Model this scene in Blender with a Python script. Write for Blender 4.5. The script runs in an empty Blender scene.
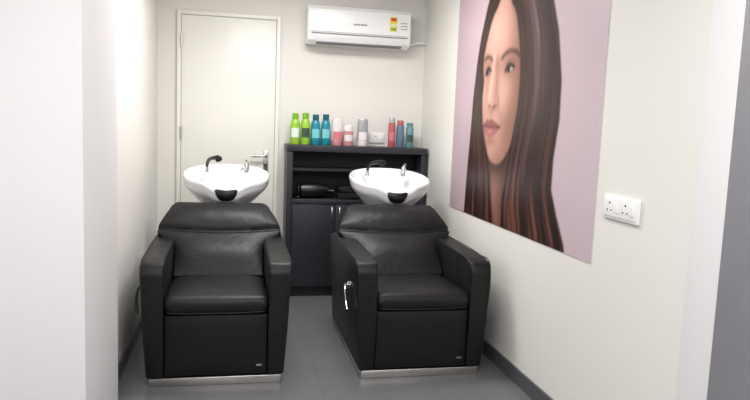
import bpy, bmesh, math, random
import numpy as np
from mathutils import Vector, Matrix
random.seed(4)
sc=bpy.context.scene
try:
    sc.view_settings.view_transform='Standard'
    sc.view_settings.look='None'
except Exception: pass

# ---------------------------------------------------------------- helpers
def s2l(c):
    return tuple(((v/255)/12.92 if v/255<=0.04045 else (((v/255)+0.055)/1.055)**2.4) for v in c)
def mat(name,rgb,rough=0.5,metal=0.0,noise=0.0,nscale=8.0,bump=0.0,bscale=200.0,coat=0.0,emit=None,estr=0.0,spec=0.5,crease=0.0):
    m=bpy.data.materials.new(name);m.use_nodes=True
    nt=m.node_tree;b=nt.nodes['Principled BSDF']
    c=s2l(rgb)
    b.inputs['Roughness'].default_value=rough
    b.inputs['Metallic'].default_value=metal
    b.inputs['Specular IOR Level'].default_value=spec
    b.inputs['Coat Weight'].default_value=coat
    tc=nt.nodes.new('ShaderNodeTexCoord')
    n=nt.nodes.new('ShaderNodeTexNoise');n.inputs['Scale'].default_value=nscale;n.inputs['Detail'].default_value=4
    nt.links.new(tc.outputs['Object'],n.inputs['Vector'])
    r=nt.nodes.new('ShaderNodeValToRGB')
    r.color_ramp.elements[0].position=0.3;r.color_ramp.elements[1].position=0.7
    r.color_ramp.elements[0].color=tuple(v*(1-noise) for v in c)+(1,)
    r.color_ramp.elements[1].color=tuple(min(1,v*(1+noise)) for v in c)+(1,)
    nt.links.new(n.outputs['Fac'],r.inputs['Fac']);nt.links.new(r.outputs['Color'],b.inputs['Base Color'])
    last=None
    if crease>0:
        n3=nt.nodes.new('ShaderNodeTexNoise');n3.inputs['Scale'].default_value=9;n3.inputs['Detail'].default_value=2;n3.inputs['Distortion'].default_value=1.2
        nt.links.new(tc.outputs['Object'],n3.inputs['Vector'])
        b3=nt.nodes.new('ShaderNodeBump');b3.inputs['Strength'].default_value=crease;b3.inputs['Distance'].default_value=0.012
        nt.links.new(n3.outputs['Fac'],b3.inputs['Height']);last=b3
    if bump>0:
        n2=nt.nodes.new('ShaderNodeTexNoise');n2.inputs['Scale'].default_value=bscale;n2.inputs['Detail'].default_value=3
        nt.links.new(tc.outputs['Object'],n2.inputs['Vector'])
        bp=nt.nodes.new('ShaderNodeBump');bp.inputs['Strength'].default_value=bump;bp.inputs['Distance'].default_value=0.002
        nt.links.new(n2.outputs['Fac'],bp.inputs['Height'])
        if last: nt.links.new(last.outputs['Normal'],bp.inputs['Normal'])
        nt.links.new(bp.outputs['Normal'],b.inputs['Normal'])
    if emit:
        b.inputs['Emission Color'].default_value=s2l(emit)+(1,);b.inputs['Emission Strength'].default_value=estr
    return m
def link(o,parent=None):
    bpy.context.collection.objects.link(o)
    if parent: o.parent=parent
    return o
def empty(name,loc=(0,0,0)):
    e=bpy.data.objects.new(name,None);e.location=loc;e.empty_display_size=0.1
    return link(e)
def finish(bm,name,m,parent=None,smooth=40,loc=(0,0,0)):
    bmesh.ops.recalc_face_normals(bm,faces=bm.faces)
    me=bpy.data.meshes.new(name);bm.to_mesh(me);bm.free()
    o=bpy.data.objects.new(name,me);o.location=loc
    if m: me.materials.append(m)
    link(o,parent)
    if smooth:
        me.polygons.foreach_set('use_smooth',[True]*len(me.polygons))
        try: me.set_sharp_from_angle(angle=math.radians(smooth))
        except Exception: pass
    return o
def box(name,x0,x1,y0,y1,z0,z1,m,parent=None,bev=0.0,seg=3):
    bm=bmesh.new();bmesh.ops.create_cube(bm,size=1)
    for v in bm.verts:
        v.co=Vector(((x0+x1)/2+v.co.x*(x1-x0),(y0+y1)/2+v.co.y*(y1-y0),(z0+z1)/2+v.co.z*(z1-z0)))
    if bev>0: bmesh.ops.bevel(bm,geom=list(bm.edges),offset=bev,segments=seg,profile=0.5,affect='EDGES')
    return finish(bm,name,m,parent,smooth=40 if bev>0 else 0)
def lathe(name,prof,m,parent=None,loc=(0,0,0),seg=28,sx=1.0,sy=1.0):
    bm=bmesh.new();rings=[]
    for r,z in prof:
        rings.append([bm.verts.new((r*sx*math.cos(2*math.pi*i/seg),r*sy*math.sin(2*math.pi*i/seg),z)) for i in range(seg)])
    for a,b in zip(rings,rings[1:]):
        for i in range(seg):
            bm.faces.new((a[i],a[(i+1)%seg],b[(i+1)%seg],b[i]))
    bm.faces.new(rings[0][::-1]);bm.faces.new(rings[-1])
    return finish(bm,name,m,parent,smooth=35,loc=loc)
def tube(name,pts,rad,m,parent=None,cyc=False,res=6,smooth=True,radii=None):
    cu=bpy.data.curves.new(name,'CURVE');cu.dimensions='3D';cu.bevel_depth=rad;cu.bevel_resolution=3
    cu.use_fill_caps=True
    if smooth:
        sp=cu.splines.new('BEZIER');sp.bezier_points.add(len(pts)-1)
        for i,(b,p) in enumerate(zip(sp.bezier_points,pts)):
            b.co=p;b.handle_left_type=b.handle_right_type='AUTO'
            if radii: b.radius=radii[i]
    else:
        sp=cu.splines.new('POLY');sp.points.add(len(pts)-1)
        for b,p in zip(sp.points,pts): b.co=tuple(p)+(1,)
    sp.use_cyclic_u=cyc
    o=bpy.data.objects.new(name+'_c',cu);link(o)
    dg=bpy.context.evaluated_depsgraph_get()
    me=bpy.data.meshes.new_from_object(o.evaluated_get(dg))
    bpy.data.objects.remove(o);me.name=name
    o=bpy.data.objects.new(name,me);me.materials.clear();me.materials.append(m)
    me.polygons.foreach_set('use_smooth',[True]*len(me.polygons))
    return link(o,parent)
def gridbox(name,x0,x1,y0,y1,z0,z1,nx,ny,nz,fn,m,parent=None,bev=0.02):
    """box built of a subdivided surface then deformed by fn(u,v,w,co)"""
    bm=bmesh.new();V={}
    def vert(i,j,k):
        if (i,j,k) not in V:
            u,v,w=i/nx,j/ny,k/nz
            co=Vector((x0+(x1-x0)*u,y0+(y1-y0)*v,z0+(z1-z0)*w))
            V[(i,j,k)]=bm.verts.new(fn(u*2-1,v*2-1,w*2-1,co))
        return V[(i,j,k)]
    for i in range(nx):
        for j in range(ny):
            for k in (0,nz): bm.faces.new((vert(i,j,k),vert(i+1,j,k),vert(i+1,j+1,k),vert(i,j+1,k)))
    for i in range(nx):
        for k in range(nz):
            for j in (0,ny): bm.faces.new((vert(i,j,k),vert(i+1,j,k),vert(i+1,j,k+1),vert(i,j,k+1)))
    for j in range(ny):
        for k in range(nz):
            for i in (0,nx): bm.faces.new((vert(i,j,k),vert(i,j+1,k),vert(i,j+1,k+1),vert(i,j,k+1)))
    o=finish(bm,name,m,parent,smooth=0)
    o.data.polygons.foreach_set('use_smooth',[True]*len(o.data.polygons))
    if bev>0:
        b=o.modifiers.new('bev','BEVEL');b.width=bev;b.segments=4;b.limit_method='ANGLE';b.angle_limit=math.radians(50)
    return o
def prism(name,prof,x0,x1,m,parent=None,bev=0.02,xf=None):
    """profile (y,z) extruded along x; xf(side,z)->x"""
    bm=bmesh.new()
    A=[bm.verts.new((xf(0,z) if xf else x0,y,z)) for y,z in prof]
    B=[bm.verts.new((xf(1,z) if xf else x1,y,z)) for y,z in prof]
    n=len(prof);bm.faces.new(A);bm.faces.new(B[::-1])
    for i in range(n): bm.faces.new((A[i],A[(i+1)%n],B[(i+1)%n],B[i]))
    if bev>0: bmesh.ops.bevel(bm,geom=list(bm.edges),offset=bev,segments=4,profile=0.5,affect='EDGES',clamp_overlap=True)
    return finish(bm,name,m,parent,smooth=35)

# ---------------------------------------------------------------- materials
M_wall=mat('wall_paint',(231,229,223),0.75,noise=0.012,nscale=1.5,bump=0.05,bscale=120)
M_wall2=mat('wall_paint_near',(232,230,231),0.7,noise=0.01,nscale=1.5)
M_ceil=mat('ceiling_paint',(240,240,238),0.8,noise=0.01)
M_door=mat('door_laminate',(236,235,228),0.35,noise=0.01,nscale=2)
M_base=mat('baseboard_grey',(84,84,88),0.35,noise=0.08,nscale=5)
M_leather=mat('black_leather',(17,17,19),0.44,noise=0.15,nscale=30,bump=0.35,bscale=420,spec=0.34,crease=0.35)
M_leather2=mat('black_leather_panel',(16,16,18),0.48,noise=0.15,nscale=30,bump=0.3,bscale=420,spec=0.32,crease=0.2)
M_pipe=mat('leather_piping',(26,26,29),0.45)
M_steel=mat('brushed_steel',(205,203,198),0.28,metal=1.0,noise=0.05,nscale=20)
M_chrome=mat('chrome',(225,225,228),0.12,metal=1.0)
M_ceramic=mat('white_ceramic',(236,237,240),0.12,noise=0.005,coat=0.5)
M_rubber=mat('black_rubber',(18,18,20),0.35)
M_cab=mat('cabinet_charcoal',(44,44,51),0.38,noise=0.08,nscale=6,spec=0.4)
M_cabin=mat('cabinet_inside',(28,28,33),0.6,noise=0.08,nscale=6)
M_ac=mat('ac_white_plastic',(244,244,244),0.25,noise=0.004)
M_acgrey=mat('ac_grey_slot',(120,122,126),0.5)
M_dark=mat('dark_gap',(40,40,42),0.6)
M_gap=mat('door_gap',(176,176,170),0.7)
M_txt=mat('grey_print',(110,112,118),0.5)
M_plast=mat('switch_plastic',(245,245,245),0.3)
M_alu=mat('grey_post_finish',(134,134,140),0.45,noise=0.03)
M_cloth=mat('black_towel',(16,16,18),0.9,noise=0.3,nscale=40,bump=0.6,bscale=150)

# floor: large grey tiles
M_floor=mat('floor_tile',(108,108,111),0.3,noise=0.05,nscale=3)
nt=M_floor.node_tree;b=nt.nodes['Principled BSDF']
tc=[n for n in nt.nodes if n.type=='TEX_COORD'][0];ramp=[n for n in nt.nodes if n.type=='VALTORGB'][0]
br=nt.nodes.new('ShaderNodeTexBrick');br.offset=0.0;br.inputs['Scale'].default_value=1.0
br.inputs['Brick Width'].default_value=0.6;br.inputs['Row Height'].default_value=0.6;br.inputs['Mortar Size'].default_value=0.0025
br.inputs['Color1'].default_value=(1,1,1,1);br.inputs['Color2'].default_value=(.97,.97,.97,1);br.inputs['Mortar'].default_value=(.72,.72,.72,1)
mp=nt.nodes.new('ShaderNodeMapping');mp.inputs['Location'].default_value=(0.13,0.25,0)
nt.links.new(tc.outputs['Object'],mp.inputs['Vector']);nt.links.new(mp.outputs['Vector'],br.inputs['Vector'])
mx=nt.nodes.new('ShaderNodeMix');mx.data_type='RGBA';mx.blend_type='MULTIPLY';mx.inputs[0].default_value=1
nt.links.new(ramp.outputs['Color'],mx.inputs[6]);nt.links.new(br.outputs['Color'],mx.inputs[7])
nt.links.new(mx.outputs[2],b.inputs['Base Color'])

# ---------------------------------------------------------------- room
RX,LX,BY,CZ=1.535,-0.572,5.42,2.52
box('floor',-3.2,3.2,-3.2,5.6,-0.1,0,M_floor)
box('ceiling',-3.2,3.2,-3.2,5.6,CZ,CZ+0.1,M_ceil)
box('wall_back',LX-0.1,RX+0.1,BY,BY+0.12,0,CZ,M_wall)
box('wall_right',RX,RX+0.12,1.97,BY,0,CZ,M_wall)
box('wall_left',LX-0.12,LX,3.12,BY,0,CZ,M_wall)
box('wall_partition_left',-3.2,-0.50,2.44,3.12,0,CZ,M_wall2,bev=0.004,seg=2)
box('wall_partition_right',1.66,3.2,1.45,1.97,0,CZ,M_wall2)
box('wall_side_left',-3.3,-3.2,-3.2,2.44,0,CZ,M_wall2)
box('wall_side_right',3.2,3.3,-3.2,1.45,0,CZ,M_wall2)
box('wall_rear',-3.3,3.3,-3.3,-3.2,0,CZ,M_wall2)
box('trim_jamb',RX-0.012,1.66,1.815,1.97,0,CZ,M_wall2,bev=0.003)
box('trim_post',RX-0.02,1.66,1.40,1.812,0,CZ,M_alu,bev=0.004)
box('baseboard_right',RX-0.012,RX-0.0005,1.98,BY,0,0.085,M_base)
box('baseboard_left',LX+0.0005,LX+0.012,3.13,BY,0,0.085,M_base)
box('baseboard_back',LX+0.012,-0.46,BY-0.012,BY-0.0005,0,0.085,M_base)

# door
d=empty('door_1',(0,0,0))
box('leaf',-0.395,0.318,BY-0.022,BY-0.002,0.01,2.145,M_door,d,bev=0.003)
for n,x0,x1,z0,z1 in (('frame_left',-0.43,-0.40,0,2.18),('frame_right',0.323,0.353,0,2.18),('frame_top',-0.40,0.323,2.15,2.18)):
    box(n,x0,x1,BY-0.030,BY-0.002,z0,z1,M_door,d,bev=0.004)
box('gap_left',-0.40,-0.395,BY-0.02,BY-0.002,0.01,2.15,M_gap,d)
box('gap_right',0.318,0.323,BY-0.02,BY-0.002,0.01,2.15,M_gap,d)
box('gap_top',-0.395,0.318,BY-0.02,BY-0.002,2.145,2.15,M_gap,d)
for i,z in enumerate((0.25,1.2,1.9)):
    lathe('hinge_%d'%i,[(0.008,0),(0.008,0.1)],M_steel,d,loc=(-0.398,BY-0.034,z),seg=12)
box('handle_plate',0.235,0.275,BY-0.03,BY-0.022,0.97,1.13,M_steel,d,bev=0.004)
tube('handle_lever',[(0.255,BY-0.03,1.09),(0.255,BY-0.075,1.09),(0.235,BY-0.082,1.09),(0.14,BY-0.08,1.088)],0.010,M_steel,d)
lathe('lock_cylinder',[(0.012,0),(0.012,0.012)],M_dark,d,loc=(0.255,BY-0.036,1.01),seg=16)

# ---------------------------------------------------------------- cabinet
c=empty('storage_cabinet',(0,0,0))
cx0,cx1,cy0,cy1=0.405,1.515,5.14,BY-0.014
box('top',cx0-0.005,cx1,cy0-0.012,cy1,1.145,1.195,M_cab,c,bev=0.003)
box('side_left',cx0,cx0+0.045,cy0,cy1,0,1.145,M_cab,c,bev=0.002)
box('side_right',cx1-0.045,cx1,cy0,cy1,0,1.145,M_cab,c,bev=0.002)
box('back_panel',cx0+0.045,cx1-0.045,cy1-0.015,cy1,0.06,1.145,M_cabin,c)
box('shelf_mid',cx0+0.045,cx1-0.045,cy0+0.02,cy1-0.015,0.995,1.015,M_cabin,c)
box('shelf_low',cx0+0.045,cx1-0.045,cy0,cy1-0.015,0.74,0.775,M_cab,c,bev=0.002)
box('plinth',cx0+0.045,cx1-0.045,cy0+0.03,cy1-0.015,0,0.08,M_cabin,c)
dx=(cx1-cx0-0.09)/3
for i in range(3):
    a=cx0+0.045+dx*i
    box('cabinet_door_%d'%i,a+0.002,a+dx-0.002,cy0-0.005,cy0+0.015,0.085,0.735,M_cab,c,bev=0.002)
for i,x in enumerate((cx0+0.045+dx-0.03,cx0+0.045+dx+0.03,cx0+0.045+3*dx-0.05)):
    tube('pull_%d'%i,[(x,cy0-0.004,0.72),(x,cy0-0.03,0.715),(x,cy0-0.03,0.625),(x,cy0-0.004,0.62)],0.005,M_steel,c,smooth=False)

# hair dryer lying on the open shelf
M_dry=mat('dryer_black',(10,10,11),0.35)
h=empty('hair_dryer',(0.605,5.225,0.776));h.scale=(1.25,1.25,1.25)
o=lathe('barrel',[(.030,-.10),(.046,-.085),(.050,-.03),(.047,.03),(.036,.07),(.030,.085)],M_dry,h,loc=(0.02,0,.051));o.rotation_euler=(0,math.radians(90),0)
o=lathe('nozzle',[(.026,0),(.028,.01),(.034,.04)],M_dry,h,loc=(.10,0,.051),sx=.5,sy=1.1);o.rotation_euler=(0,math.radians(90),0)
tube('handle',[(-.02,0,.04),(-.03,.05,.03),(-.045,.11,.022)],.019,M_dry,h,radii=[1,1,.9])
tube('cable',[(-.045,.11,.02),(-.09,.10,.008),(-.11,.02,.007),(-.08,-.02,.007),(-.05,.03,.007)],.006,M_dry,h)
o=lathe('intake_ring',[(.040,0),(.042,.006)],M_pipe,h,loc=(-.084,0,.051));o.rotation_euler=(0,math.radians(90),0)
t=empty('folded_towels',(0,0,0))
for i,(x0,x1,z,hh) in enumerate(((0.815,0.98,0.777,0.05),(0.82,0.975,0.827,0.045))):
    gridbox('towel_%d'%i,x0,x1,5.155,5.36,z,z+hh,8,8,2,
        lambda u,v,w,co:Vector((co.x+0.006*math.sin(v*5+co.z*60),co.y+0.005*math.sin(u*4+co.z*90),co.z-(0.006*(u*u)+0.004*math.sin(u*6+v*3)) if w>0 else co.z)),M_cloth,t,bev=0.015)

# ---------------------------------------------------------------- bottles
def bottle(name,x,y,z,h,r,body,cap,style,name_label=None,lab=None):
    e=empty(name,(x,y,z))
    if style=='taper':
        bh=h*0.80
        lathe('body',[(r*.92,0),(r,0.006),(r,bh*.80),(r*.86,bh*.93),(r*.62,bh),(r*.6,bh+.004)],body,e)
        lathe('cap',[(r*.66,bh),(r*.68,h-.004),(r*.6,h)],cap,e)
    elif style=='flat':
        ch=h*0.2
        lathe('cap',[(r*.9,0),(r*.95,.004),(r*.95,ch)],cap,e)
        lathe('body',[(r*.93,ch),(r,ch+.01),(r,h-.02),(r*.96,h-.004),(r*.9,h)],body,e,sy=.75)
    elif style=='can':
        lathe('body',[(r*.94,0),(r,.005),(r,h*.78),(r*.85,h*.82),(r*.8,h*.825)],body,e)
        lathe('cap',[(r*.84,h*.82),(r*.84,h*.97),(r*.7,h)],cap,e)
    elif style=='jar':
        lathe('body',[(r*.94,0),(r,.005),(r,h*.7)],body,e)
        lathe('cap',[(r*1.02,h*.7),(r*1.02,h*.97),(r*.98,h)],cap,e)
    if lab:
        bm=bmesh.new();n=10;zs=(h*.22,h*.52)
        vs=[[bm.verts.new(((r+.0012)*math.sin(a),-(r+.0012)*math.cos(a)*(1 if style!='flat' else .77),zz)) for a in [(-.9+1.8*i/n) for i in range(n+1)]] for zz in zs]
        for i in range(n): bm.faces.new((vs[0][i],vs[0][i+1],vs[1][i+1],vs[1][i]))
        finish(bm,'label',lab,e,smooth=60)
    return e
green=mat('lime_bottle',(150,200,55),0.3);greencap=mat('green_cap',(120,180,45),0.3)
teal=mat('teal_bottle',(25,135,155),0.3);tealcap=mat('teal_cap',(20,90,110),0.3)
whit=mat('white_bottle',(226,222,222),0.35);pink=mat('pink_bottle',(200,140,145),0.35);grey=mat('silver_bottle',(170,172,176),0.3,metal=.3)
red=mat('red_can',(180,85,95),0.3);bluec=mat('bluegrey_can',(90,115,140),0.3);dteal=mat('dusty_can',(95,140,150),0.3)
labw=mat('label_white',(225,232,225),0.5);labd=mat('label_dark',(60,80,70),0.5);labt=mat('label_teal',(120,200,205),0.5);labp=mat('label_pink',(205,120,125),0.5)
Zt=1.1955;Y=5.27
bottle('shampoo_bottle',0.472,Y,Zt,0.240,0.037,green,greencap,'taper',lab=labw)
bottle('shampoo_bottle',0.552,Y,Zt,0.245,0.037,green,greencap,'taper',lab=labd)
bottle('shampoo_bottle',0.632,Y,Zt,0.235,0.037,teal,tealcap,'taper',lab=labt)
bottle('shampoo_bottle',0.712,Y,Zt,0.240,0.037,teal,tealcap,'taper',lab=labt)
bottle('conditioner_bottle',0.803,Y,Zt,0.210,0.044,whit,pink,'flat',lab=labp)
bottle('hair_mask_jar',0.893,Y,Zt,0.165,0.040,pink,whit,'jar',lab=whit)
bottle('conditioner_bottle',1.008,Y,Zt,0.215,0.042,grey,whit,'flat',lab=whit)
bottle('hairspray_can',1.248,Y,Zt,0.235,0.029,red,grey,'can',lab=labp)
bottle('hairspray_can',1.318,Y,Zt,0.215,0.031,bluec,red,'can')
bottle('hairspray_can',1.398,Y,Zt,0.200,0.031,dteal,dteal,'can',lab=labd)

def socket(name,loc,rot,w,h,gangs):
    e=empty(name,loc);e.rotation_euler=(0,0,rot)
    box('plate',-w/2,w/2,-0.012,0,-h/2,h/2,M_plast,e,bev=0.004)
    gw=w*0.9/gangs
    for g in range(gangs):
        gx=-w*.45+gw*g
        box('module_%d'%g,gx+.003,gx+gw-.003,-0.016,-0.010,-h*.38,h*.38,M_plast,e,bev=0.002)
        for k,(hx,hz,rr) in enumerate(((.38,.18,.0045),(.25,-.12,.0035),(.51,-.12,.0035))):
            o=lathe('hole_%d_%d'%(g,k),[(rr,0),(rr,.0015)],M_dark,e,loc=(gx+gw*hx,-0.016,h*hz),seg=10);o.rotation_euler=(math.pi/2,0,0)
        box('rocker_%d'%g,gx+gw*.68,gx+gw*.92,-0.020,-0.015,-h*.2,h*.2,M_plast,e,bev=0.002)
    return e
socket('power_socket',(1.16,BY-0.001,1.26),0,0.13,0.085,1)
socket('wall_switchboard',(RX-0.001,2.40,1.077),-math.pi/2,0.25,0.098,2)

# ---------------------------------------------------------------- air conditioner
a=empty('air_conditioner',(0,0,0))
ax0,ax1,az0,az1=0.545,1.360,1.972,2.268
prof=[(BY-.001,az0+.01),(BY-.001,az1),(5.25,az1),(5.222,az1-.03),(5.215,az0+.085),(5.235,az0+.03),(5.29,az0)]
prism('body',[(y,z) for y,z in prof],ax0,ax1,M_ac,a,bev=0.012)
prism('front_panel',[(5.25,az1-.012),(5.214,az1-.032),(5.206,az0+.095),(5.22,az0+.088),(5.25,az0+.1)],ax0+.012,ax1-.012,M_ac,a,bev=0.003)
box('slot',ax0+.03,ax1-.03,5.208,5.216,az0+.078,az0+.084,M_acgrey,a)
prism('louver',[(5.222,az0+.066),(5.207,az0+.06),(5.233,az0+.018),(5.245,az0+.02)],ax0+.06,ax1-.06,M_ac,a,bev=0.002)
prism('outlet_gap',[(5.232,az0+.02),(5.225,az0+.012),(5.262,az0-.001),(5.27,az0+.004)],ax0+.07,ax1-.07,M_acgrey,a,bev=0)
st=mat('energy_label_yellow',(235,215,80),0.5);stg=mat('energy_label_green',(90,170,80),0.5);str_=mat('energy_label_red',(200,70,50),0.5)
lx=ax1-.175
box('energy_label',lx,lx+.055,5.2055,5.2085,az0+.125,az0+.235,st,a)
box('label_top',lx+.006,lx+.049,5.2045,5.2065,az0+.205,az0+.228,str_,a)
box('label_mid',lx+.006,lx+.049,5.2045,5.2065,az0+.165,az0+.182,labw,a)
box('label_low',lx+.006,lx+.049,5.2045,5.2065,az0+.135,az0+.150,stg,a)
for k in range(6):
    box('logo_bar_%d'%k,0.90+.018*k,0.912+.018*k,5.2045,5.209,az0+.155,az0+.165,M_txt,a)
for k in range(3):
    box('info_bar_%d'%k,ax1-.09,ax1-.035,5.2045,5.209,az0+.19-.022*k,az0+.194-.022*k,M_acgrey,a)
tube('drain_pipe',[(ax1-.02,5.36,az0+.05),(ax1+.03,5.37,az0+.05),(ax1+.10,5.385,az0+.07),(RX-.002,5.39,az0+.07)],0.010,M_plast,a)

# ---------------------------------------------------------------- shampoo chair
def chair(loc,M_lev):
    e=empty('shampoo_chair',loc)
    box('steel_base',-.334,.334,0.005,1.0,0,.042,M_steel,e,bev=.003)
    for s in (-1,1):
        nm='arm_left' if s<0 else 'arm_right'
        pr=[(-.005,.044),(-.016,.30),(-.018,.595),(.012,.640),(.12,.650),(.86,.660),(1.0,.63),(1.0,.044)]
        def xf(side,z,s=s):
            out=.348+.032*min(1,max(0,(z-.04)/.6))
            return s*(out if side else .262)
        prism(nm,pr,0,0,M_leather,e,bev=.015,xf=xf)
        xo=lambda z:s*(.348+.032*(z-.04)/.6-.007)
        tube('piping_'+nm,[(xo(.06),-.008,.06),(xo(.3),-.016,.30),(xo(.585),-.018,.585),(xo(.635),.012,.637),(xo(.65),.15,.650),(xo(.64),.84,.659)],.0026,M_pipe,e)
    prism('rear_shell',[(.50,.05),(.50,.38),(.92,.60),(.99,.60),(.99,.05)],-.260,.260,M_leather2,e,bev=.01)
    gridbox('front_panel',-.260,.260,.006,.07,.05,.372,10,2,8,
        lambda u,v,w,co:Vector((co.x,co.y-(.008*(1-u**4)*(1-w**4) if v<0 else 0),co.z)),M_leather2,e,bev=.008)
    def fs(u,v,w,co):
        z=co.z
        if w>0: z+=.022*(1-u**4)*(1-v**4)-.018*(v*.5+.5)
        y=co.y
        if v<-.99: y-=.014*(1-u**4)*(1-w*w)
        return Vector((co.x,y,z))
    gridbox('seat_cushion',-.260,.260,-.012,.60,.376,.468,18,18,4,fs,M_leather,e,bev=.026)
    tube('piping_seat',[(-.24,-.016,.392),(-.15,-.024,.390),(0,-.026,.389),(.15,-.024,.390),(.24,-.016,.392)],.003,M_pipe,e)
    # backrest
    P0=Vector((0,.50,.43));P1=Vector((0,.915,.800));ax=(P1-P0);L=ax.length;ax.normalize();nrm=Vector((0,-ax.z,ax.y))
    ks=[(0,.255),(.36,.260),(.45,.30),(.53,.350),(.60,.368),(.66,.364),(.78,.338),(.88,.312),(.94,.298),(.98,.280),(1.0,.258)]
    def hw(t):
        for (a0,b0),(a1,b1) in zip(ks,ks[1:]):
            if t<=a1:
                q=(t-a0)/(a1-a0);return b0+(b1-b0)*q
        return ks[-1][1]
    def fb(u,v,w,co):
        t=w*.5+.5
        x=u*hw(t)
        bul=(.022*(1-u**4)*(1-(2*t-1)**4)) if v<0 else 0
        tt=(t-.80)/.20
        pillow=.030*max(0,1-tt*tt)*(1-abs(u)**3) if v<0 else 0
        groove=-.020*math.exp(-((t-(.575+.06*u*u))/.022)**2) if v<0 else 0
        wing=.03*max(0,abs(u)-.55)*(1 if t>.5 else 0)*min(1,(t-.5)*5)
        lumb=.022*math.exp(-((t-.3)/.18)**2)*(1-u**4) if v<0 else 0
        off=(.052+bul+groove+wing+lumb+pillow) if v<0 else -.05+wing
        topc=.014*(1-u*u)*(t**6)
        p=P0+ax*(L*t+topc)+nrm*off
        return Vector((x,p.y,p.z))
    gridbox('backrest',-1,1,0,1,0,1,28,1,50,fb,M_leather,e,bev=.034)
    tube('recline_lever',[(-.376,.22,.47),(-.398,.21,.475),(-.408,.17,.46),(-.410,.13,.41),(-.404,.105,.36)],.006,M_lev,e,radii=[1,1,1.1,1.2,1.6])
    o=lathe('lever_hub',[(.020,0),(.020,.012),(.012,.02)],M_lev,e,loc=(-.368,.22,.47),seg=20);o.rotation_euler=(0,-math.pi/2,0)
    box('stitched_tag',.205,.232,-.006,.002,.098,.105,M_steel,e)
    return e
chair((-.07,3.425,0),M_rubber)
chair((1.03,3.425,0),M_chrome)

# ---------------------------------------------------------------- shampoo basin
def basin(loc):
    e=empty('shampoo_basin',loc)
    box('pedestal_foot',-.16,.16,-.09,.17,0,.03,M_steel,e,bev=.006)
    box('pedestal',-.11,.11,-.06,.14,.03,.74,M_leather2,e,bev=.02)
    A,B=.288,.29
    rings=[(.20,-.235),(.34,-.235),(.46,-.21),(.62,-.165),(.80,-.105),(.93,-.06),(.975,-.04),(.985,-.012),(1.0,-.004),(1.0,.014),(.985,.024),(.955,.026),(.925,.016),(.89,-.02),(.82,-.07),(.70,-.115),(.5,-.145),(.28,-.158),(.08,-.162)]
    N=64;bm=bmesh.new();R=[]
    for s,z in rings:
        rr=[]
        for i in range(N):
            th=2*math.pi*i/N;cs,sn=math.cos(th),math.sin(th)
            x=A*s*math.copysign(abs(cs)**.9,cs);y=B*s*math.copysign(abs(sn)**.95,sn)
            d=abs(((th-1.5*math.pi+math.pi)%(2*math.pi))-math.pi)
            f=min(1,max(0,(s-.6)/.3))
            zz=z+.045*(y/B)*f
            zz-=.042*math.exp(-(d/.36)**4)*f
            y+=.02*math.exp(-(d/.36)**4)*f
            rr.append(bm.verts.new((x,y,zz)))
        R.append(rr)
    for p,q in zip(R,R[1:]):
        for i in range(N): bm.faces.new((p[i],p[(i+1)%N],q[(i+1)%N],q[i]))
    bm.faces.new(R[0][::-1]);bm.faces.new(R[-1])
    o=finish(bm,'bowl',M_ceramic,e,smooth=80,loc=(0,0,.98))
    sub=o.modifiers.new('s','SUBSURF');sub.levels=1;sub.render_levels=1
    bm=bmesh.new();n=18;prof=[(-.014,.012),(-.022,-.005),(-.018,-.045),(-.006,-.06),(.004,-.045),(.008,-.012),(.002,.010)]
    rows=[]
    for i in range(n+1):
        q=-1+2*i/n;x=.078*q;k=.25+.75*(1-abs(q)**4)
        rows.append([bm.verts.new((x,-.262+yy+.02*q*q,.905+.014*q*q+zz*k)) for yy,zz in prof])
    m=len(prof)
    for p,q in zip(rows,rows[1:]):
        for j in range(m): bm.faces.new((p[j],p[(j+1)%m],q[(j+1)%m],q[j]))
    bm.faces.new(rows[0]);bm.faces.new(rows[-1][::-1])
    finish(bm,'neck_rest',M_rubber,e,smooth=60)
    lathe('drain',[(.03,0),(.028,.005),(.012,.004)],M_chrome,e,loc=(0,0,.818),seg=20)
    lathe('mixer_base',[(.024,0),(.024,.012),(.019,.016),(.018,.06),(.014,.07)],M_chrome,e,loc=(.135,.13,1.0),seg=24)
    tube('mixer_lever',[(.135,.13,1.066),(.135,.115,1.082),(.13,.075,1.092),(.128,.05,1.090)],.008,M_chrome,e,radii=[1.2,1,1,.9])
    tube('mixer_spout',[(.135,.12,1.03),(.115,.09,1.035),(.09,.06,1.02)],.008,M_chrome,e)
    lathe('shower_holder',[(.02,0),(.02,.01),(.013,.014),(.012,.045)],M_chrome,e,loc=(-.135,.13,1.0),seg=20)
    tube('shower_handle',[(-.135,.13,1.02),(-.133,.12,1.055),(-.12,.09,1.088),(-.09,.03,1.104),(-.06,-.01,1.112)],.010,M_rubber,e,radii=[.8,1.1,1.2,1.3,1.4])
    o=lathe('shower_head',[(.012,0),(.022,.012),(.024,.03),(.02,.034)],M_rubber,e,loc=(-.062,-.005,1.118),seg=24);o.rotation_euler=(math.radians(215),0,math.radians(-30))
    tube('shower_hose',[(-.135,.135,1.01),(-.145,.18,1.0),(-.15,.235,.96),(-.12,.25,.86),(-.04,.22,.80)],.006,M_chrome,e)
    return e
basin((-.04,4.64,0))
basin((1.095,4.64,0))

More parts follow.
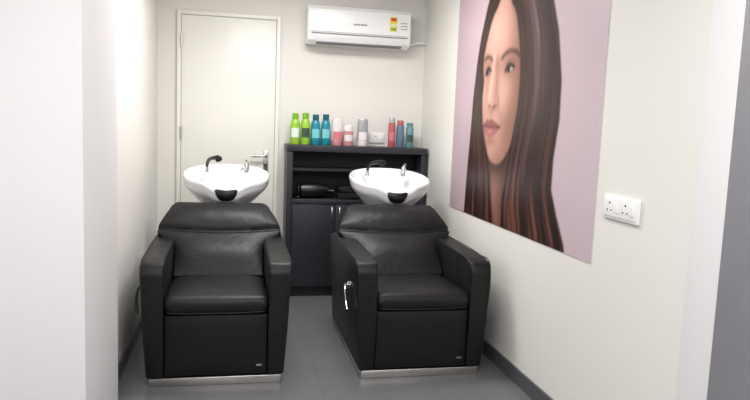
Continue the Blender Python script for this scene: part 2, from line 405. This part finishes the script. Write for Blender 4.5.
# ---------------------------------------------------------------- poster (flat print on right wall)
PY0,PY1,PZ0,PZ1=2.605,4.565,.808,2.44
NYp,NZp=300,250
yy=np.linspace(PY1,PY0,NYp+1);zz=np.linspace(PZ0,PZ1,NZp+1)
GY,GZ=np.meshgrid(yy,zz)
rs=np.random.RandomState(7)
def spline(pts,closed=True,n=6):
    P=np.array(pts,float);out=[];K=len(P)
    rng=range(K) if closed else range(K-1)
    for i in rng:
        if closed: p0,p1,p2,p3=P[i-1],P[i],P[(i+1)%K],P[(i+2)%K]
        else: p0,p1,p2,p3=P[max(i-1,0)],P[i],P[i+1],P[min(i+2,K-1)]
        for k in range(n):
            t=k/n
            out.append(.5*((2*p1)+(-p0+p2)*t+(2*p0-5*p1+4*p2-p3)*t*t+(-p0+3*p1-3*p2+p3)*t**3))
    if not closed: out.append(P[-1])
    return np.array(out)
def sdf(pts,closed=True):
    P=spline(pts,closed)
    K=len(P);D=np.full(GY.shape,9.);ins=np.zeros(GY.shape,bool)
    for i in range(K if closed else K-1):
        a_=P[i];b_=P[(i+1)%K];ab=b_-a_;l2=ab@ab+1e-12
        t=np.clip(((GY-a_[0])*ab[0]+(GZ-a_[1])*ab[1])/l2,0,1)
        D=np.minimum(D,np.hypot(GY-a_[0]-t*ab[0],GZ-a_[1]-t*ab[1]))
        if closed:
            c_=((a_[1]>GZ)!=(b_[1]>GZ))&(GY<(b_[0]-a_[0])*(GZ-a_[1])/(b_[1]-a_[1]+1e-12)+a_[0])
            ins^=c_
    return np.where(ins,-D,D) if closed else D
def ss(x,a_,b_):
    t=np.clip((x-a_)/(b_-a_),0,1);return t*t*(3-2*t)
def msk(pts,soft=.012): return ss(-sdf(pts),-soft,soft)
def blur(A,n):
    for _ in range(n):
        for axx in (0,1):
            P=np.concatenate([A.take([0],axx),A,A.take([-1],axx)],axx)
            s=[slice(None)]*A.ndim;L_=A.shape[axx]
            def sl(k): s2=list(s);s2[axx]=slice(k,k+L_);return tuple(s2)
            A=.25*P[sl(0)]+.5*P[sl(1)]+.25*P[sl(2)]
    return A
def noise2(u_,v_,nu,nv):
    """value noise, u_,v_ in 0..1"""
    G=rs.rand(nv+2,nu+2);U=np.clip(u_,0,.9999)*nu;V=np.clip(v_,0,.9999)*nv
    i=U.astype(int);j=V.astype(int);fu=U-i;fv=V-j;fu=fu*fu*(3-2*fu);fv=fv*fv*(3-2*fv)
    return (G[j,i]*(1-fu)+G[j,i+1]*fu)*(1-fv)+(G[j+1,i]*(1-fu)+G[j+1,i+1]*fu)*fv
C=np.zeros(GY.shape+(3,))
def over(base,mask,rgb): return base*(1-mask[...,None])+np.asarray(rgb,float)*mask[...,None]
def G(y,z,ry,rz,rot=0,pw=1.0):
    dy=GY-y;dz=GZ-z;c_,s_=math.cos(rot),math.sin(rot)
    return np.exp(-(((dy*c_+dz*s_)/ry)**2+((-dy*s_+dz*c_)/rz)**2)**pw)
def S(pts,w):   # soft stroke mask
    return np.exp(-(sdf(pts,False)/w)**2)
s_=(PY1-GY)/(PY1-PY0)
C[...]=np.array((190,168,176))+(np.array((204,185,193))-np.array((190,168,176)))*s_[...,None]
# ---- hair fields
zk=[.6,.84,.97,1.09,1.24,1.43,1.62,1.86,2.05,2.24,2.40]
outR=np.interp(GZ,zk,[2.80,2.86,2.95,3.02,3.02,2.985,2.99,3.05,3.14,3.29,3.50])
inR=np.interp(GZ,[.6,.95,1.05,1.22,1.36,1.52,1.72,1.90,2.03,2.12,2.40],[3.55,3.62,3.60,3.56,3.52,3.475,3.475,3.52,3.58,3.66,3.74])
tR=(inR-GY)/(inR-outR)
outL=np.interp(GZ,[.6,1.03,1.29,1.56,1.78,1.95,2.12,2.30,2.40],[4.27,4.24,4.215,4.19,4.15,4.10,4.02,3.90,3.80])
inL=np.interp(GZ,[.6,.98,1.16,1.30,1.45,1.62,1.80,1.92,2.04,2.14,2.40],[3.70,3.80,3.86,3.95,4.02,4.055,4.055,4.00,3.93,3.82,3.74])
tL=(GY-inL)/(outL-inL)
vz=(GZ-PZ0)/(PZ1-PZ0)
def strands(t):
    n=.40*noise2(t,vz,18,3)+.3*noise2(t,vz,46,4)+.2*noise2(t,vz,95,6)+.1*noise2(t,vz,30,14)
    return n
def haircol(t,right):
    n=strands(t);n=(n-n.mean())/(n.std()+1e-6)
    base=np.array((46,28,26))[None,None]*np.ones(GY.shape+(1,))
    lift=ss(n,-.6,2.4)
    k=(.40+.60*ss(1.45-GZ,0,.5))
    base=over(base,lift*k*.85,(128,78,64))
    base=over(base,ss(-n,.2,2)*.5,(20,12,12))
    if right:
        sh=np.exp(-((t-.50)/.13)**2)*ss(GZ,1.15,1.7)  # printed hair gloss, plus the light reflected off the poster painted in
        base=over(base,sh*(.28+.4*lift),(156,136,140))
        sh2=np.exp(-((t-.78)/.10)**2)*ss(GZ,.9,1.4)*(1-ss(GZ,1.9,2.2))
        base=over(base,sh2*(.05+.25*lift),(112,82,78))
    else:
        base=over(base,np.exp(-((t-.55)/.2)**2)*(.05+.25*lift),(124,88,78))
    e=ss(np.abs(t-.5),.40,.5)
    return over(base,e*.4,(24,15,15))
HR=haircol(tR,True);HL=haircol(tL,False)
mid=ss(GY,3.74,3.80)
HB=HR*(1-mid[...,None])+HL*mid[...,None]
edge=.018*(strands(tR)-.5)
hm=(ss(GY-outR+edge,-.008,.010)*ss(outL-GY+edge,-.008,.010))
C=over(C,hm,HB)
# neck
neck=msk([(3.88,1.30),(3.46,1.36),(3.40,1.12),(3.50,.95),(3.66,.74),(3.78,.74),(3.86,1.0),(3.90,1.15)],.02)
C=over(C,neck,(132,90,77))
C=over(C,neck*ss(3.66-GY,-.06,.14)*.8,(74,46,40))
C=over(C,neck*G(3.70,1.20,.30,.11)*.85,(58,35,31))
C=over(C,neck*G(3.76,.98,.05,.12)*.4,(172,122,106))
# ---- face
face=[(3.70,2.17),(3.86,2.12),(3.97,1.98),(4.030,1.86),(4.042,1.76),(4.018,1.66),(4.030,1.56),(4.010,1.44),(3.975,1.34),(3.925,1.25),(3.85,1.185),(3.75,1.165),(3.65,1.195),(3.55,1.29),(3.47,1.42),(3.43,1.58),(3.43,1.75),(3.48,1.92),(3.57,2.08)]
K=np.ones(GY.shape+(3,))*np.array((196,150,134))
K=over(K,ss(3.76-GY,0,.34)*.80,(120,78,65))
K=over(K,ss(GY,3.98,4.06)*.5,(154,106,91))
K=over(K,ss(1.32-GZ,0,.16)*.45,(134,90,77))
K=over(K,G(3.86,1.95,.15,.13)*.75,(216,177,162))
K=over(K,G(3.70,1.57,.11,.11)*.7,(212,166,149))
K=over(K,G(3.985,1.57,.035,.09)*.6,(214,169,154))
K=over(K,G(3.85,1.225,.07,.045)*.6,(210,164,149))
K=over(K,G(3.60,1.40,.10,.16,.4)*.5,(130,87,74))
K=over(K,G(3.62,1.745,.12,.060)*.75,(126,82,71))
K=over(K,G(3.955,1.742,.065,.055)*.7,(136,92,80))
K=over(K,G(3.845,1.765,.05,.035)*.5,(150,104,89))
K=over(K,S([(3.80,1.78),(3.80,1.68),(3.80,1.60),(3.795,1.55)],.028)*.6,(146,100,86))
K=over(K,S([(3.865,1.80),(3.88,1.70),(3.90,1.61),(3.915,1.56)],.022)*.85,(228,192,176))
K=over(K,G(3.905,1.548,.030,.026)*.7,(224,184,168))
K=over(K,S([(3.945,1.66),(3.955,1.60),(3.955,1.54)],.014)*.5,(160,112,97))
K=over(K,G(3.795,1.535,.026,.026)*.6,(184,136,120))
K=over(K,G(3.85,1.490,.06,.014)*.7,(130,84,72))
K=over(K,G(3.875,1.455,.012,.022)*.5,(158,110,96))
K=over(K,G(3.905,1.450,.012,.022)*.4,(216,174,158))
K=over(K,S([(3.76,1.50),(3.72,1.45),(3.69,1.40)],.016)*.35,(140,94,80))
K=over(K,G(3.86,1.302,.07,.020)*.7,(136,90,78))
K=blur(K,8)
K=over(K,S([(3.762,1.555),(3.757,1.53),(3.772,1.512),(3.80,1.508)],.007)*.5,(98,58,48))
K=over(K,G(3.825,1.508,.020,.0075,-.2)*.9,(50,25,23))
K=over(K,G(3.902,1.512,.015,.0065,.2)*.8,(62,32,28))
upper=msk([(3.985,1.393),(3.958,1.412),(3.918,1.432),(3.888,1.424),(3.858,1.433),(3.79,1.414),(3.712,1.388),(3.80,1.380),(3.9,1.386)],.006)
lower=msk([(3.985,1.390),(3.9,1.384),(3.80,1.378),(3.715,1.386),(3.78,1.345),(3.85,1.323),(3.92,1.330),(3.965,1.358)],.007)
K=over(K,lower,(168,104,100));K=over(K,upper,(142,84,81))
K=over(K,G(3.875,1.358,.045,.013)*.55,(210,152,145))
K=over(K,lower*ss(3.80-GY,0,.1)*.5,(118,68,66))
K=over(K,S([(3.985,1.393),(3.90,1.386),(3.80,1.381),(3.708,1.388)],.0045)*.85,(78,36,37))
bn=.5+.5*noise2((GY-3.4)/.7,(GZ-1.7)/.2,60,6)
K=over(K,np.clip(S([(3.745,1.787),(3.70,1.806),(3.63,1.820),(3.55,1.810),(3.49,1.778)],.013)*1.3,0,1)*bn*.85,(48,31,27))
K=over(K,np.clip(S([(3.893,1.787),(3.93,1.806),(3.98,1.812),(4.018,1.796)],.012)*1.3,0,1)*bn*.85,(48,31,27))
def eye(K,cy,cz,w,h,iris):
    m=msk([(cy+w,cz-.006),(cy+w*.45,cz+h*.9),(cy-w*.15,cz+h),(cy-w,cz+.004),(cy-w*.3,cz-h*.6),(cy+w*.5,cz-h*.65)],.004)
    K=over(K,m,(172,156,150))
    q=np.hypot(GY-iris,GZ-cz-.004);r=h*1.0
    K=over(K,m*ss(r-q,-.003,.004),(48,30,24));K=over(K,m*ss(r*.5-q,-.003,.003),(10,7,8))
    K=over(K,G(iris+.008,cz+.012,.003,.003)*.8,(240,240,240))
    K=over(K,np.clip(S([(cy+w*1.02,cz-.008),(cy+w*.45,cz+h*.92),(cy-w*.15,cz+h*1.05),(cy-w*1.15,cz+.008)],.007)*1.4,0,1)*.95,(18,11,11))
    K=over(K,S([(cy+w*.95,cz+h*.8),(cy+w*.4,cz+h*1.6),(cy-w*.3,cz+h*1.7),(cy-w*1.1,cz+h*.9)],.005)*.45,(86,53,46))
    K=over(K,S([(cy+w*.9,cz-.012),(cy+w*.4,cz-h*.72),(cy-w*.3,cz-h*.68),(cy-w,cz)],.004)*.55,(74,46,40))
    return K
K=eye(K,3.625,1.716,.058,.024,3.640)
K=eye(K,3.950,1.716,.038,.022,3.962)
C=over(C,msk(face,.010),K)
fh=msk([(3.74,2.36),(3.66,2.12),(3.58,2.03),(3.52,1.90),(3.475,1.72),(3.475,1.52),(3.52,1.36),(3.56,1.22),(3.60,1.05),(3.62,.95),(3.55,.60),(3.10,.60),(3.10,1.2),(3.15,1.7),(3.35,2.3)],.007)
fl=msk([(3.74,2.36),(3.82,2.14),(3.93,2.04),(4.00,1.92),(4.055,1.80),(4.055,1.62),(4.02,1.45),(3.95,1.30),(3.86,1.16),(3.80,.98),(3.72,.60),(4.15,.60),(4.15,1.2),(4.12,1.8),(4.02,2.05),(3.85,2.35)],.007)
sh=np.clip(blur(np.maximum(fh,fl),14),0,1)*(1-np.maximum(fh,fl))
C=over(C,sh*.8,(64,40,35))
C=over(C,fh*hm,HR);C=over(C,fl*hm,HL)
C=blur(C,1)
lin=np.clip(C,0,255)/255.;lin=np.where(lin<=.04045,lin/12.92,((lin+.055)/1.055)**2.4)
px=RX-0.004
verts=[(px,float(y_),float(z_)) for z_ in zz for y_ in yy]
W=NYp+1
faces=[(j*W+i,j*W+i+1,(j+1)*W+i+1,(j+1)*W+i) for j in range(NZp) for i in range(NYp)]
me=bpy.data.meshes.new('print');me.from_pydata(verts,[],faces)
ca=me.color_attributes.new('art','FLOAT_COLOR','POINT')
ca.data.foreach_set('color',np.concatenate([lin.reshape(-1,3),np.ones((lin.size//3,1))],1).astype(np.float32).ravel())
pm=bpy.data.materials.new('poster_print');pm.use_nodes=True;n_=pm.node_tree
at=n_.nodes.new('ShaderNodeVertexColor');at.layer_name='art'
bb=n_.nodes['Principled BSDF'];bb.inputs['Roughness'].default_value=.38;bb.inputs['Specular IOR Level'].default_value=.35
n_.links.new(at.outputs['Color'],bb.inputs['Base Color'])
me.materials.append(pm)
pe=empty('wall_poster',(0,0,0))
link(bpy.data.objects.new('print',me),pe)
box('backing',px+.0006,RX-.0005,PY0,PY1,PZ0,PZ1,whit,pe)

# ---------------------------------------------------------------- lights
def panel(x,y,w,l,power,idx):
    e=empty('ceiling_light',(x,y,CZ))
    box('housing',-w/2-.02,w/2+.02,-l/2-.02,l/2+.02,-.022,-.001,M_plast,e)
    em=mat('light_diffuser_%d'%idx,(255,255,255),.6,emit=(255,252,248),estr=3.0)
    box('diffuser',-w/2,w/2,-l/2,l/2,-.026,-.022,em,e)
    ld=bpy.data.lights.new('lamp','AREA');ld.shape='RECTANGLE';ld.size=w;ld.size_y=l;ld.energy=power;ld.color=(1,.985,.97)
    o=bpy.data.objects.new('lamp',ld);o.location=(0,0,-.035);link(o,e)
panel(.45,3.9,.9,.6,39,0)
panel(.3,1.2,1.2,.5,33,1)
panel(-1.4,.2,.6,1.2,32,2)
panel(1.6,-.6,.6,1.2,32,3)
panel(0,-2,1.2,.6,36,4)
w=bpy.data.worlds.new('world');sc.world=w;w.use_nodes=True
w.node_tree.nodes['Background'].inputs[0].default_value=(.9,.93,1,1);w.node_tree.nodes['Background'].inputs[1].default_value=.5

# ---------------------------------------------------------------- camera
f,ya,pi,ro=668.46,0.21162,0.11407,0.03912
F=Vector((math.sin(ya)*math.cos(pi),math.cos(ya)*math.cos(pi),-math.sin(pi)))
r0=Vector((math.cos(ya),-math.sin(ya),0));u0=r0.cross(F)
r=math.cos(ro)*r0+math.sin(ro)*u0;u=-math.sin(ro)*r0+math.cos(ro)*u0
cd=bpy.data.cameras.new('camera');cd.sensor_width=36;cd.lens=f*36/750;cd.clip_start=.05
cam=bpy.data.objects.new('camera',cd);link(cam)
M=Matrix((r,u,-F)).transposed().to_4x4();M.translation=Vector((0,0,1.38));cam.matrix_world=M
sc.camera=cam
